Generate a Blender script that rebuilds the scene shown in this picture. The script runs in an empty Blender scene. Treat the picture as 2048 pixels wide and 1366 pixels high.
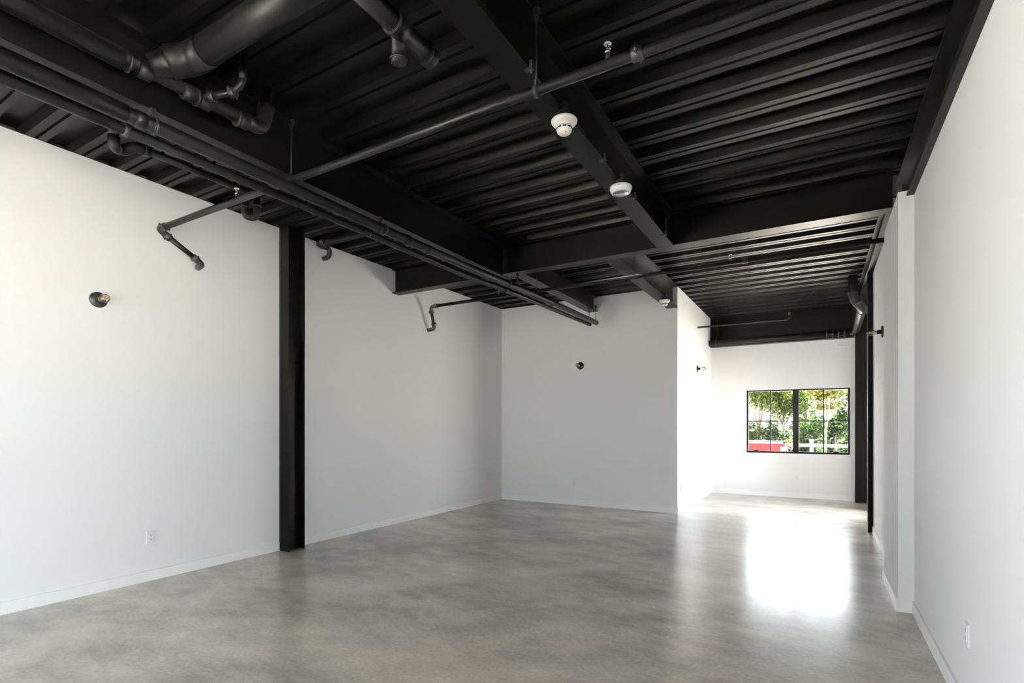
import bpy, bmesh, math, random
from mathutils import Vector, Matrix

scene = bpy.context.scene
COL = scene.collection
V = Vector

# ------------------------------------------------------------------ camera
cam_d = bpy.data.cameras.new('camera')
cam = bpy.data.objects.new('camera', cam_d)
COL.objects.link(cam)
cam_d.sensor_fit = 'HORIZONTAL'
cam_d.sensor_width = 36.0
cam_d.lens = 1044.5 / 2048 * 36.0
cam_d.shift_y = (850.8 - 683.0) / 2048
cam_d.clip_start = 0.05
cam_d.clip_end = 300
cam.location = (0, 0, 1.52)
cam.rotation_euler = (math.radians(90), 0, math.radians(30.43))
scene.camera = cam

# ------------------------------------------------------------------ light
SKY = 12.0
world = bpy.data.worlds.new('sky')
scene.world = world
world.use_nodes = True
bgn = world.node_tree.nodes['Background']
bgn.inputs['Color'].default_value = (0.86, 0.93, 1.0, 1)
bgn.inputs['Strength'].default_value = SKY

sun_d = bpy.data.lights.new('sun', 'SUN')
sun_d.energy = 330.0
sun_d.angle = math.radians(0.6)
sun_d.color = (1.0, 0.925, 0.87)
sun = bpy.data.objects.new('sun', sun_d)
COL.objects.link(sun)
to_sun = V((-0.06, 0.52, 0.90)).normalized()
sun.rotation_euler = to_sun.to_track_quat('Z', 'Y').to_euler()
sun.location = (0, 30, 25)


def portal(name, loc, rot, sx, sy):
    d = bpy.data.lights.new(name, 'AREA')
    d.shape = 'RECTANGLE'
    d.size, d.size_y = sx, sy
    d.cycles.is_portal = True
    o = bpy.data.objects.new(name, d)
    o.location, o.rotation_euler = loc, rot
    COL.objects.link(o)


H = math.pi / 2
portal('daylight_portal_far', (-0.41, 12.72, 1.6), (-H, 0, 0), 1.95, 1.4)
portal('daylight_portal_storefront', (1.04, 10.55, 1.1), (0, H, 0), 2.15, 1.7)
portal('daylight_portal_side', (0.93, -1.9, 1.75), (0, H, 0), 1.9, 4.2)
portal('daylight_portal_rear', (-4.45, -4.82, 1.45), (H, 0, 0), 2.1, 2.7)
portal('daylight_portal_left', (-5.9, -2.15, 1.8), (0, -H, 0), 2.8, 3.7)

vs = scene.view_settings
vs.view_transform = 'Standard'
vs.look = 'None'
vs.exposure = 0.86
vs.gamma = 1.0
vs.use_curve_mapping = False
scene.cycles.use_denoising = True
scene.cycles.max_bounces = 10
scene.cycles.diffuse_bounces = 7
scene.cycles.glossy_bounces = 4
scene.cycles.transparent_max_bounces = 16
scene.cycles.sample_clamp_indirect = 12.0
scene.cycles.caustics_refractive = False


# ------------------------------------------------------------------ materials
def mat(name, color, rough=0.5, metal=0.0, spec=0.5, stint=None, noise=0.0, nscale=8.0, bump=0.0, bscale=200.0, coat=0.0):
    m = bpy.data.materials.new(name)
    m.use_nodes = True
    nt = m.node_tree
    b = nt.nodes['Principled BSDF']
    b.inputs['Base Color'].default_value = (*color, 1)
    b.inputs['Roughness'].default_value = rough
    b.inputs['Metallic'].default_value = metal
    b.inputs['Specular IOR Level'].default_value = spec
    b.inputs['Coat Weight'].default_value = coat
    if stint:
        b.inputs['Specular Tint'].default_value = (*stint, 1)
    tc = nt.nodes.new('ShaderNodeTexCoord')
    if noise:
        n = nt.nodes.new('ShaderNodeTexNoise')
        n.inputs['Scale'].default_value = nscale
        n.inputs['Detail'].default_value = 6
        nt.links.new(tc.outputs['Object'], n.inputs['Vector'])
        mr = nt.nodes.new('ShaderNodeMapRange')
        mr.inputs['To Min'].default_value = 1 - noise
        mr.inputs['To Max'].default_value = 1 + noise
        nt.links.new(n.outputs['Fac'], mr.inputs['Value'])
        mx = nt.nodes.new('ShaderNodeMix')
        mx.data_type = 'RGBA'
        mx.blend_type = 'MULTIPLY'
        mx.inputs[0].default_value = 1
        mx.inputs[6].default_value = (*color, 1)
        nt.links.new(mr.outputs['Result'], mx.inputs[7])
        nt.links.new(mx.outputs[2], b.inputs['Base Color'])
    if bump:
        n2 = nt.nodes.new('ShaderNodeTexNoise')
        n2.inputs['Scale'].default_value = bscale
        n2.inputs['Detail'].default_value = 3
        nt.links.new(tc.outputs['Object'], n2.inputs['Vector'])
        bp = nt.nodes.new('ShaderNodeBump')
        bp.inputs['Strength'].default_value = bump
        bp.inputs['Distance'].default_value = 0.002
        nt.links.new(n2.outputs['Fac'], bp.inputs['Height'])
        nt.links.new(bp.outputs['Normal'], b.inputs['Normal'])
    return m


def thin_glass(name, tint=(1, 1, 1), refl=0.9):
    m = bpy.data.materials.new(name)
    m.use_nodes = True
    nt = m.node_tree
    nt.nodes.remove(nt.nodes['Principled BSDF'])
    out = nt.nodes['Material Output']
    t = nt.nodes.new('ShaderNodeBsdfTransparent')
    t.inputs['Color'].default_value = (*tint, 1)
    g = nt.nodes.new('ShaderNodeBsdfGlossy')
    g.inputs['Roughness'].default_value = 0.02
    g.inputs['Color'].default_value = (refl, refl, refl, 1)
    fr = nt.nodes.new('ShaderNodeFresnel')
    fr.inputs['IOR'].default_value = 1.45
    mx = nt.nodes.new('ShaderNodeMixShader')
    nt.links.new(fr.outputs[0], mx.inputs[0])
    nt.links.new(t.outputs[0], mx.inputs[1])
    nt.links.new(g.outputs[0], mx.inputs[2])
    nt.links.new(mx.outputs[0], out.inputs['Surface'])
    return m


def leaf_mat(name, c1, c2):
    m = bpy.data.materials.new(name)
    m.use_nodes = True
    nt = m.node_tree
    nt.nodes.remove(nt.nodes['Principled BSDF'])
    out = nt.nodes['Material Output']
    d = nt.nodes.new('ShaderNodeBsdfDiffuse')
    t = nt.nodes.new('ShaderNodeBsdfTranslucent')
    n = nt.nodes.new('ShaderNodeTexNoise')
    n.inputs['Scale'].default_value = 1.6
    n.inputs['Detail'].default_value = 4
    tc = nt.nodes.new('ShaderNodeTexCoord')
    nt.links.new(tc.outputs['Object'], n.inputs['Vector'])
    r = nt.nodes.new('ShaderNodeValToRGB')
    r.color_ramp.elements[0].position = 0.38
    r.color_ramp.elements[1].position = 0.62
    r.color_ramp.elements[0].color = (*c1, 1)
    r.color_ramp.elements[1].color = (*c2, 1)
    nt.links.new(n.outputs['Fac'], r.inputs[0])
    nt.links.new(r.outputs[0], d.inputs['Color'])
    nt.links.new(r.outputs[0], t.inputs['Color'])
    mx = nt.nodes.new('ShaderNodeMixShader')
    mx.inputs[0].default_value = 0.35
    nt.links.new(d.outputs[0], mx.inputs[1])
    nt.links.new(t.outputs[0], mx.inputs[2])
    nt.links.new(mx.outputs[0], out.inputs['Surface'])
    return m


def concrete_mat():
    m = bpy.data.materials.new('polished_concrete')
    m.use_nodes = True
    nt = m.node_tree
    b = nt.nodes['Principled BSDF']
    L = nt.links.new
    tc = nt.nodes.new('ShaderNodeTexCoord')

    def noise(scale, detail, rough=0.55, dist=0.0, stretch=None):
        n = nt.nodes.new('ShaderNodeTexNoise')
        n.inputs['Scale'].default_value = scale
        n.inputs['Detail'].default_value = detail
        n.inputs['Roughness'].default_value = rough
        n.inputs['Distortion'].default_value = dist
        if stretch:
            mp = nt.nodes.new('ShaderNodeMapping')
            mp.inputs['Scale'].default_value = stretch
            mp.inputs['Rotation'].default_value = (0, 0, 0.5)
            L(tc.outputs['Object'], mp.inputs['Vector'])
            L(mp.outputs['Vector'], n.inputs['Vector'])
        else:
            L(tc.outputs['Object'], n.inputs['Vector'])
        return n
    big = noise(0.7, 8, 0.62, 0.15, (1, 1.6, 1))
    r = nt.nodes.new('ShaderNodeValToRGB')
    cr = r.color_ramp
    cr.elements[0].position = 0.34
    cr.elements[0].color = (0.36, 0.335, 0.30, 1)
    cr.elements[1].position = 0.67
    cr.elements[1].color = (0.68, 0.62, 0.535, 1)
    e = cr.elements.new(0.5)
    e.color = (0.545, 0.50, 0.44, 1)
    L(big.outputs['Fac'], r.inputs[0])
    fine = noise(38, 5, 0.7)
    mr = nt.nodes.new('ShaderNodeMapRange')
    mr.inputs['From Min'].default_value = 0.3
    mr.inputs['From Max'].default_value = 0.7
    mr.inputs['To Min'].default_value = 0.86
    mr.inputs['To Max'].default_value = 1.12
    L(fine.outputs['Fac'], mr.inputs['Value'])
    mx = nt.nodes.new('ShaderNodeMix')
    mx.data_type = 'RGBA'
    mx.blend_type = 'MULTIPLY'
    mx.inputs[0].default_value = 1
    L(r.outputs[0], mx.inputs[6])
    L(mr.outputs[0], mx.inputs[7])
    mid = noise(2.6, 7, 0.6, 0.1, (1, 1.8, 1))
    mr2 = nt.nodes.new('ShaderNodeMapRange')
    mr2.inputs['From Min'].default_value = 0.35
    mr2.inputs['From Max'].default_value = 0.7
    mr2.inputs['To Min'].default_value = 0.9
    mr2.inputs['To Max'].default_value = 1.12
    L(mid.outputs['Fac'], mr2.inputs['Value'])
    mx2 = nt.nodes.new('ShaderNodeMix')
    mx2.data_type = 'RGBA'
    mx2.blend_type = 'MULTIPLY'
    mx2.inputs[0].default_value = 1
    L(mx.outputs[2], mx2.inputs[6])
    L(mr2.outputs[0], mx2.inputs[7])
    L(mx2.outputs[2], b.inputs['Base Color'])
    mr3 = nt.nodes.new('ShaderNodeMapRange')
    mr3.inputs['From Min'].default_value = 0.3
    mr3.inputs['From Max'].default_value = 0.7
    mr3.inputs['To Min'].default_value = 0.205
    mr3.inputs['To Max'].default_value = 0.262
    L(mid.outputs['Fac'], mr3.inputs['Value'])
    L(mr3.outputs[0], b.inputs['Roughness'])
    b.inputs['Specular IOR Level'].default_value = 0.6
    wav = noise(9, 3, 0.5, 0.3, (1, 1.6, 1))
    bp = nt.nodes.new('ShaderNodeBump')
    bp.inputs['Strength'].default_value = 0.015
    bp.inputs['Distance'].default_value = 0.003
    L(wav.outputs['Fac'], bp.inputs['Height'])
    L(bp.outputs['Normal'], b.inputs['Normal'])
    return m


M = dict(
    wall=mat('white_wall_paint', (0.845, 0.835, 0.834), 0.6, spec=0.3, noise=0.012, nscale=1.5),
    rear=mat('grey_wall_paint', (0.40, 0.40, 0.40), 0.7, noise=0.03, nscale=2),
    trim=mat('white_trim_paint', (0.90, 0.892, 0.888), 0.4, spec=0.4, noise=0.01, nscale=4),
    floor=concrete_mat(),
    deck=mat('black_deck_paint', (0.004, 0.0039, 0.0038), 0.41, spec=0.16, stint=(1, 0.91, 0.84), noise=0.10, nscale=12, bump=0.015, bscale=180),  # warm specular tint puts the warm light on the deck into the paint
    steel=mat('black_steel_paint', (0.004, 0.0039, 0.0039), 0.36, spec=0.14, stint=(1, 0.91, 0.84), noise=0.10, nscale=9, bump=0.03, bscale=240),  # reflections tinted warm in the material, like the deck
    pipe=mat('black_pipe_paint', (0.007, 0.0068, 0.0067), 0.42, spec=0.22, noise=0.2, nscale=14, bump=0.08, bscale=160),
    cast=mat('black_cast_iron_paint', (0.016, 0.016, 0.016), 0.45, spec=0.5, noise=0.2, nscale=60, bump=0.15, bscale=300),
    slab=mat('dark_roof_slab', (0.03, 0.03, 0.03), 0.9, noise=0.1),
    chrome=mat('chrome', (0.75, 0.72, 0.68), 0.2, metal=1.0, noise=0.04, nscale=40),
    brass=mat('brass', (0.62, 0.42, 0.18), 0.3, metal=1.0, noise=0.05, nscale=40),
    redglass=mat('red_fluid_bulb', (0.09, 0.01, 0.008), 0.15, noise=0.05),
    plastic=mat('cream_plastic', (0.78, 0.75, 0.68), 0.35, noise=0.01, nscale=30),
    wplastic=mat('white_plastic', (0.80, 0.80, 0.80), 0.35, noise=0.01, nscale=30),
    dplastic=mat('black_plastic', (0.012, 0.012, 0.013), 0.4, noise=0.1, nscale=30),
    slot=mat('dark_slot', (0.03, 0.03, 0.03), 0.7, noise=0.1),
    frame=mat('black_window_frame', (0.008, 0.008, 0.008), 0.55, spec=0.3, noise=0.1, nscale=20),
    glass=thin_glass('window_glass', (0.97, 0.985, 0.975)),
    bulb=thin_glass('bulb_glass', (0.95, 0.93, 0.88)),
    filament=mat('amber_filament', (0.85, 0.72, 0.48), 0.35, metal=0.5, noise=0.1, nscale=50),
    ground=mat('pale_pavement', (0.58, 0.55, 0.505), 0.9, noise=0.12, nscale=0.6),
    grass=mat('grass', (0.06, 0.09, 0.03), 0.9, noise=0.3, nscale=3),
    ext=mat('exterior_siding', (0.025, 0.025, 0.026), 0.8, noise=0.05, nscale=2),
    bark=mat('bark', (0.02, 0.016, 0.012), 0.9, noise=0.3, nscale=14),
    palebark=mat('pale_bark', (0.028, 0.022, 0.018), 0.9, noise=0.2, nscale=14),
    fence=mat('weathered_fence_wood', (0.020, 0.018, 0.016), 0.8, noise=0.15, nscale=10),
    red=mat('red_car_paint', (0.020, 0.0005, 0.0010), 0.5, spec=0.05, noise=0.03),
    tyre=mat('tyre_rubber', (0.012, 0.012, 0.012), 0.8, noise=0.1),
    cglass=mat('dark_car_glass', (0.02, 0.025, 0.03), 0.08, noise=0.05),
    tail=mat('red_tail_lens', (0.5, 0.01, 0.01), 0.15, noise=0.05),
    siding=mat('white_house_siding', (0.030, 0.030, 0.031), 0.7, noise=0.05, nscale=3),
    shingle=mat('grey_roof_shingle', (0.08, 0.075, 0.07), 0.9, noise=0.15, nscale=8),
    leafa=leaf_mat('leaf_green', (0.008, 0.016, 0.0034), (0.027, 0.034, 0.007)),
    leafb=leaf_mat('leaf_deep_green', (0.0045, 0.011, 0.0036), (0.015, 0.024, 0.008)),
    leafc=leaf_mat('leaf_yellow_green', (0.017, 0.021, 0.003), (0.038, 0.040, 0.006)),
)


# ------------------------------------------------------------------ mesh helpers
def box(bm, x0, x1, y0, y1, z0, z1):
    vs_ = [bm.verts.new(p) for p in ((x0, y0, z0), (x1, y0, z0), (x1, y1, z0), (x0, y1, z0),
                                     (x0, y0, z1), (x1, y0, z1), (x1, y1, z1), (x0, y1, z1))]
    for f in ((3, 2, 1, 0), (4, 5, 6, 7), (0, 1, 5, 4), (1, 2, 6, 5), (2, 3, 7, 6), (3, 0, 4, 7)):
        bm.faces.new([vs_[i] for i in f])


def frame_of(d):
    d = V(d).normalized()
    a = V((0, 0, 1)) if abs(d.z) < 0.9 else V((1, 0, 0))
    x = a.cross(d).normalized()
    return x, d.cross(x).normalized(), d


def cyl(bm, p, q, r0, r1=None, seg=20, smooth=True):
    r1 = r0 if r1 is None else r1
    p, q = V(p), V(q)
    x, y, d = frame_of(q - p)
    a, b = [], []
    for i in range(seg):
        t = 2 * math.pi * i / seg
        o = x * math.cos(t) + y * math.sin(t)
        a.append(bm.verts.new(p + o * r0))
        b.append(bm.verts.new(q + o * r1))
    for i in range(seg):
        j = (i + 1) % seg
        f = bm.faces.new((a[i], a[j], b[j], b[i]))
        f.smooth = smooth
    bm.faces.new(a[::-1])
    bm.faces.new(b)


def fillet(pts, bend, n=8):
    pts = [V(p) for p in pts]
    out = [pts[0]]
    for i in range(1, len(pts) - 1):
        a, b, c = pts[i - 1], pts[i], pts[i + 1]
        u, w = (a - b), (c - b)
        k = min(bend, u.length * 0.49, w.length * 0.49)
        p, q = b + u.normalized() * k, b + w.normalized() * k
        for j in range(n + 1):
            t = j / n
            out.append((1 - t) ** 2 * p + 2 * t * (1 - t) * b + t * t * q)
    out.append(pts[-1])
    return out


def tube(bm, pts, r, bend=0.08, seg=20, n=8):
    path = fillet(pts, bend, n)
    clean = [path[0]]
    for p in path[1:]:
        if (p - clean[-1]).length > 1e-5:
            clean.append(p)
    path = clean
    rings = []
    x, y, d = frame_of(path[1] - path[0])
    for i, p in enumerate(path):
        if i == 0:
            t = path[1] - path[0]
        elif i == len(path) - 1:
            t = path[-1] - path[-2]
        else:
            t = (path[i + 1] - p).normalized() + (p - path[i - 1]).normalized()
        t = t.normalized()
        q = d.rotation_difference(t)
        x, d = q @ x, t
        y = d.cross(x)
        rings.append([bm.verts.new(p + (x * math.cos(2 * math.pi * k / seg) + y * math.sin(2 * math.pi * k / seg)) * r)
                      for k in range(seg)])
    for a, b in zip(rings, rings[1:]):
        for k in range(seg):
            j = (k + 1) % seg
            f = bm.faces.new((a[k], a[j], b[j], b[k]))
            f.smooth = True
    bm.faces.new(rings[0][::-1])
    bm.faces.new(rings[-1])


def lathe(bm, prof, origin, axis=(0, 0, 1), seg=28):
    o = V(origin)
    x, y, d = frame_of(axis)
    rings = []
    for r, z in prof:
        c = o + d * z
        if r < 1e-6:
            rings.append([bm.verts.new(c)])
        else:
            rings.append([bm.verts.new(c + (x * math.cos(2 * math.pi * k / seg) + y * math.sin(2 * math.pi * k / seg)) * r)
                          for k in range(seg)])
    for a, b in zip(rings, rings[1:]):
        for k in range(seg):
            j = (k + 1) % seg
            if len(a) == 1:
                f = bm.faces.new((a[0], b[j], b[k]))
            elif len(b) == 1:
                f = bm.faces.new((a[k], a[j], b[0]))
            else:
                f = bm.faces.new((a[k], a[j], b[j], b[k]))
            f.smooth = True


def prism(bm, poly, axis, a, b):
    """extrude a 2D polygon (list of pairs) along axis 'x','y' or 'z' from a to b"""
    def P(p, t):
        return {'x': (t, p[0], p[1]), 'y': (p[0], t, p[1]), 'z': (p[0], p[1], t)}[axis]
    A = [bm.verts.new(P(p, a)) for p in poly]
    B = [bm.verts.new(P(p, b)) for p in poly]
    n = len(poly)
    for i in range(n):
        j = (i + 1) % n
        bm.faces.new((A[i], A[j], B[j], B[i]))
    bm.faces.new(A[::-1])
    bm.faces.new(B)


def base_of(o):
    w = V((0, 0, 0))
    while o is not None:
        w += o.location
        o = o.parent
    return w


def obj(name, bm, material, parent=None, loc=None):
    """link the bmesh (built in room coordinates) as one mesh object"""
    bmesh.ops.recalc_face_normals(bm, faces=bm.faces)
    me = bpy.data.meshes.new(name)
    if loc is None:
        loc = (0, 0, 0)
    off = (base_of(parent) if parent else V((0, 0, 0))) + V(loc)
    for v in bm.verts:
        v.co -= off
    bm.to_mesh(me)
    bm.free()
    me.materials.append(M[material])
    o = bpy.data.objects.new(name, me)
    o.location = loc
    COL.objects.link(o)
    if parent:
        o.parent = parent
    return o


def mk(name, material, parent, fn, *a, loc=None, **k):
    bm = bmesh.new()
    fn(bm, *a, **k)
    return obj(name, bm, material, parent, loc)


def tag(o, label=None, cat=None, group=None, kind=None):
    if label:
        o['label'] = label
    if cat:
        o['category'] = cat
    if group:
        o['group'] = group
    if kind:
        o['kind'] = kind
    return o


def thing(name, label, cat, loc, group=None):
    o = bpy.data.objects.new(name, None)
    o.location = loc
    o.empty_display_size = 0.1
    COL.objects.link(o)
    return tag(o, label, cat, group)


def struct(name, material, fn, *a, **k):
    return tag(mk(name, material, None, fn, *a, **k), kind='structure')


def multi(bm, *boxes):
    for b in boxes:
        box(bm, *b)


# ------------------------------------------------------------------ room dimensions
XL, XR = -5.655, 0.665        # left and right wall faces
YB, YF, YR = 9.2, 12.5, -4.6  # back wall, far (window) wall, rear wall
XB = -2.10                    # side wall of the bumped-in corner
ZD = 3.92                     # underside of the deck
ZB = 3.55                     # underside of the main beams
GZ = -0.35                    # outside ground

# ------------------------------------------------------------------ shell
fl = struct('floor', 'floor', box, XL - 0.2, 1.1, YR - 0.2, YF + 0.2, -0.2, 0.0)


def strip(bm, p, q, w=0.006, z=0.0006):
    p, q = V((*p, z)), V((*q, z))
    n = (q - p).normalized().cross(V((0, 0, 1))) * w / 2
    a = [bm.verts.new(c) for c in (p - n, q - n, q + n, p + n)]
    b = [bm.verts.new(v.co - V((0, 0, 0.001))) for v in a]
    bm.faces.new(a)
    bm.faces.new(b[::-1])
    for i in range(4):
        j = (i + 1) % 4
        bm.faces.new((a[i], b[i], b[j], a[j]))


for p, q in (((-0.25, 9.05), (0.64, 9.86)), ((0.18, 8.67), (0.64, 8.17)), ((0.70, 11.42), (0.70, 10.86))):
    mk('floor_crack', 'slot', fl, strip, p, q)

struct('wall_left', 'wall', multi, (XL - 0.2, XL, -0.3, YB + 0.2, 0, ZD), (XL - 0.2, XL, YR, -4.0, 0, ZD),
       (XL - 0.2, XL, -4.0, -0.3, 0, 0.4), (XL - 0.2, XL, -4.0, -0.3, 3.2, ZD))
struct('wall_back', 'wall', box, XL, XB, YB, YB + 0.2, 0, ZD)
struct('wall_corner_side', 'wall', box, XB - 0.2, XB, YB + 0.2, YF + 0.2, 0, ZD)
WX0, WX1, WZ0, WZ1 = -1.369, 0.543, 0.925, 2.283
struct('wall_far', 'wall', multi,
       (XB, WX0, YF, YF + 0.2, 0, ZD), (WX1, 1.1, YF, YF + 0.2, 0, ZD),
       (WX0, WX1, YF, YF + 0.2, 0, WZ0), (WX0, WX1, YF, YF + 0.2, WZ1, ZD))
struct('wall_right', 'wall', multi, (XR, XR + 0.25, 0.2, 6.33, 0, 3.385), (XR, XR + 0.25, YR, -4.0, 0, 3.385),
       (XR, XR + 0.25, -4.0, 0.2, 0, 0.9), (XR, XR + 0.25, -4.0, 0.2, 2.5, 3.385))
struct('wall_right_pilaster', 'wall', box, 0.56, XR, 5.29, 6.33, 0, 3.43)
struct('wall_right_inner', 'wall', box, XR, XR + 0.25, 6.33, 9.10, 0, 3.69)
# storefront wall (header only, the opening is glazed)
SX = 0.93
struct('wall_right_storefront', 'wall', multi, (SX, SX + 0.15, 9.12, YF, 2.2, ZD), (SX, SX + 0.15, 9.12, 9.75, 0, 2.2), (SX, SX + 0.15, 11.2, YF, 0, 2.2))
struct('wall_rear', 'rear', multi, (-3.40, 1.1, YR - 0.2, YR, 0, ZD), (XL, -5.5, YR - 0.2, YR, 0, ZD),
       (-5.5, -3.40, YR - 0.2, YR, 0, 0.1), (-5.5, -3.40, YR - 0.2, YR, 2.8, ZD))

# baseboards
BT, BH = 0.015, 0.10
struct('baseboard_left', 'trim', multi, (XL, XL + BT, YR, 4.035, 0, BH), (XL, XL + BT, 4.27, YB, 0, BH))
struct('baseboard_back', 'trim', box, XL + BT, XB, YB - BT, YB, 0, BH)
struct('baseboard_corner_side', 'trim', box, XB, XB + BT, YB - BT, YF, 0, BH)
struct('baseboard_far', 'trim', box, XB + BT, 0.61, YF - BT, YF, 0, BH)
struct('baseboard_right', 'trim', box, XR - BT, XR, YR, 5.29, 0, BH)
struct('baseboard_right_pilaster', 'trim', multi, (0.56 - BT, XR - BT, 5.29 - BT, 5.29, 0, BH),
       (0.56 - BT, 0.56, 5.29, 6.33, 0, BH))
struct('baseboard_right_inner', 'trim', box, XR - BT, XR, 6.33, 8.92, 0, BH)

# ceiling: roof slab above, corrugated deck panels below, black closures at the edges
ceil = struct('ceiling', 'slab', box, XL - 0.25, 1.15, YR - 0.25, YF + 0.25, 4.03, 4.25)
PITCH, PH0 = 0.3285, 2.730


def deck_profile():
    h = PITCH / 2
    left = [(-h, 0.075), (-0.088, 0.075), (-0.070, 0.0), (-0.013, 0.0), (-0.011, 0.022)]
    right = [(-x, z) for x, z in reversed(left)]
    return left + right + [(h, 0.112), (-h, 0.112)]


k0 = int(math.floor((YR - PH0) / PITCH))
k1 = int(math.ceil((YF - PH0) / PITCH))
deck_me = None
for k in range(k0, k1 + 1):
    y = PH0 + k * PITCH
    if deck_me is None:
        bm = bmesh.new()
        prism(bm, deck_profile(), 'x', XL - 0.12, 1.0)
        d = obj('deck_panel', bm, 'deck', ceil)
        deck_me = d.data
    else:
        d = bpy.data.objects.new('deck_panel', deck_me)
        COL.objects.link(d)
        d.parent = ceil
    d.location = (0, y, ZD)
mk('edge_closure', 'slab', ceil, box, XL - 0.25, XL - 0.12, YR - 0.25, YF + 0.25, 3.80, 4.03)
mk('edge_closure', 'slab', ceil, box, 1.0, 1.15, YR - 0.25, YF + 0.25, 3.30, 4.03)
mk('edge_closure', 'slab', ceil, box, XL - 0.12, 1.0, YF + 0.06, YF + 0.25, 3.93, 4.03)
mk('edge_closure', 'slab', ceil, box, XL - 0.12, 1.0, YR - 0.25, YR - 0.06, 3.93, 4.03)


# ------------------------------------------------------------------ steel
def beam(label, axis, a, b, c, z0, z1, w=0.185, tf=0.014, tw=0.011, cat='beam', name='steel_beam'):
    """I-beam along 'x' or 'y' from a to b; c is the web line on the other axis"""
    loc = (a, c, z0) if axis == 'x' else (c, a, z0)
    t = thing(name, label, cat, loc)

    def bx(bm, lo, hi, za, zb):
        if axis == 'x':
            box(bm, a, b, lo, hi, za, zb)
        else:
            box(bm, lo, hi, a, b, za, zb)
    mk('web', 'steel', t, bx, c - tw / 2, c + tw / 2, z0 + tf, z1 - tf)
    mk('top_flange', 'steel', t, bx, c - w / 2, c + w / 2, z1 - tf, z1)
    mk('bottom_flange', 'steel', t, bx, c - w / 2, c + w / 2, z0, z0 + tf)
    return t


ZT = ZD - 0.001
beam('black steel beam crossing the room wall to wall under the deck', 'x', XL, 0.60, 6.065, ZB, ZT, w=0.16)
beam('wide black beam above the two parallel drain pipes, nearer than the crossing beam', 'y', YR, 5.98, -3.66, 3.48, ZT)
bl2 = beam('short black beam above the drain pipe ends at the back wall', 'y', 6.15, YB, -3.64, 3.64, ZT)
bc1 = beam('black centre beam carrying two white detectors, nearer than the crossing beam', 'y', YR, 5.98, -1.505, ZB, ZT, w=0.18)
bc2 = beam('black centre beam ending beside the projecting white corner', 'y', 6.15, YB, -2.185, ZB, ZT)
beam('black steel beam on top of the nearest right wall', 'y', YR, 5.98, 0.715, 3.387, 3.76, w=0.20)
beam('black steel beam over the right wall beyond the pilaster', 'y', 6.15, YF, 0.69, 3.695, ZT, w=0.20)
beam('deep black header beam above the far window wall', 'x', XB, 0.60, 12.38, 3.27, ZT, w=0.18)


def column(label, x0, x1, y0, y1, h, flange_axis, tf=0.014, tw=0.012):
    t = thing('steel_column', label, 'column', ((x0 + x1) / 2, (y0 + y1) / 2, 0))
    if flange_axis == 'y':      # flange faces look along y
        mk('flange', 'steel', t, box, x0, x1, y0, y0 + tf, 0, h)
        mk('flange', 'steel', t, box, x0, x1, y1 - tf, y1, 0, h)
        c = (x0 + x1) / 2
        mk('web', 'steel', t, box, c - tw / 2, c + tw / 2, y0 + tf, y1 - tf, 0, h)
    else:
        mk('flange', 'steel', t, box, x0, x0 + tf, y0, y1, 0, h)
        mk('flange', 'steel', t, box, x1 - tf, x1, y0, y1, 0, h)
        c = (y0 + y1) / 2
        mk('web', 'steel', t, box, x0 + tf, x1 - tf, c - tw / 2, c + tw / 2, 0, h)
    return t


column('black steel column standing against the left wall', XL + 0.001, -5.475, 4.04, 4.268, ZT, 'y')
column('slim black steel column at the end of the right wall before the storefront', 0.60, 0.80, 8.93, 9.095, 3.694, 'x')
column('black steel column in the corner right of the window', 0.622, 0.82, 12.25, 12.45, 3.694, 'y')


# ------------------------------------------------------------------ window in the far wall
def window_far():
    w = struct('window_1', 'frame', multi,
               (WX0, WX0 + 0.035, 12.53, 12.60, WZ0, WZ1), (WX1 - 0.035, WX1, 12.53, 12.60, WZ0, WZ1),
               (WX0 + 0.035, WX1 - 0.035, 12.53, 12.60, WZ1 - 0.03, WZ1),
               (WX0 + 0.035, WX1 - 0.035, 12.53, 12.60, WZ0, WZ0 + 0.04))
    mk('mullion', 'frame', w, box, -0.475, -0.362, 12.525, 12.60, WZ0 + 0.04, WZ1 - 0.03)
    for x0, x1, xm in ((WX0 + 0.035, -0.475, -0.895), (-0.362, WX1 - 0.035, 0.084)):
        mk('muntin', 'frame', w, box, xm - 0.010, xm + 0.010, 12.545, 12.58, WZ0 + 0.04, WZ1 - 0.03)
        for a, b in ((x0, xm - 0.010), (xm + 0.010, x1)):
            mk('muntin', 'frame', w, box, a, b, 12.545, 12.58, 1.602, 1.622)
            for za, zb in ((WZ0 + 0.04, 1.602), (1.622, WZ1 - 0.03)):
                mk('pane', 'glass', w, box, a, b, 12.560, 12.566, za, zb)
    for xc in (-1.17, 0.31):
        h = mk('crank_handle', 'frame', w, box, xc - 0.05, xc + 0.05, 12.50, 12.53, WZ0 + 0.012, WZ0 + 0.05)
        mk('lever', 'frame', h, cyl, (xc - 0.045, 12.505, WZ0 + 0.055), (xc + 0.035, 12.505, WZ0 + 0.055), 0.009, seg=8)
    mk('window_sill', 'trim', w, box, WX0, WX1, 12.45 + 0.051, 12.525, WZ0 - 0.001, WZ0 + 0.001)


window_far()


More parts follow.
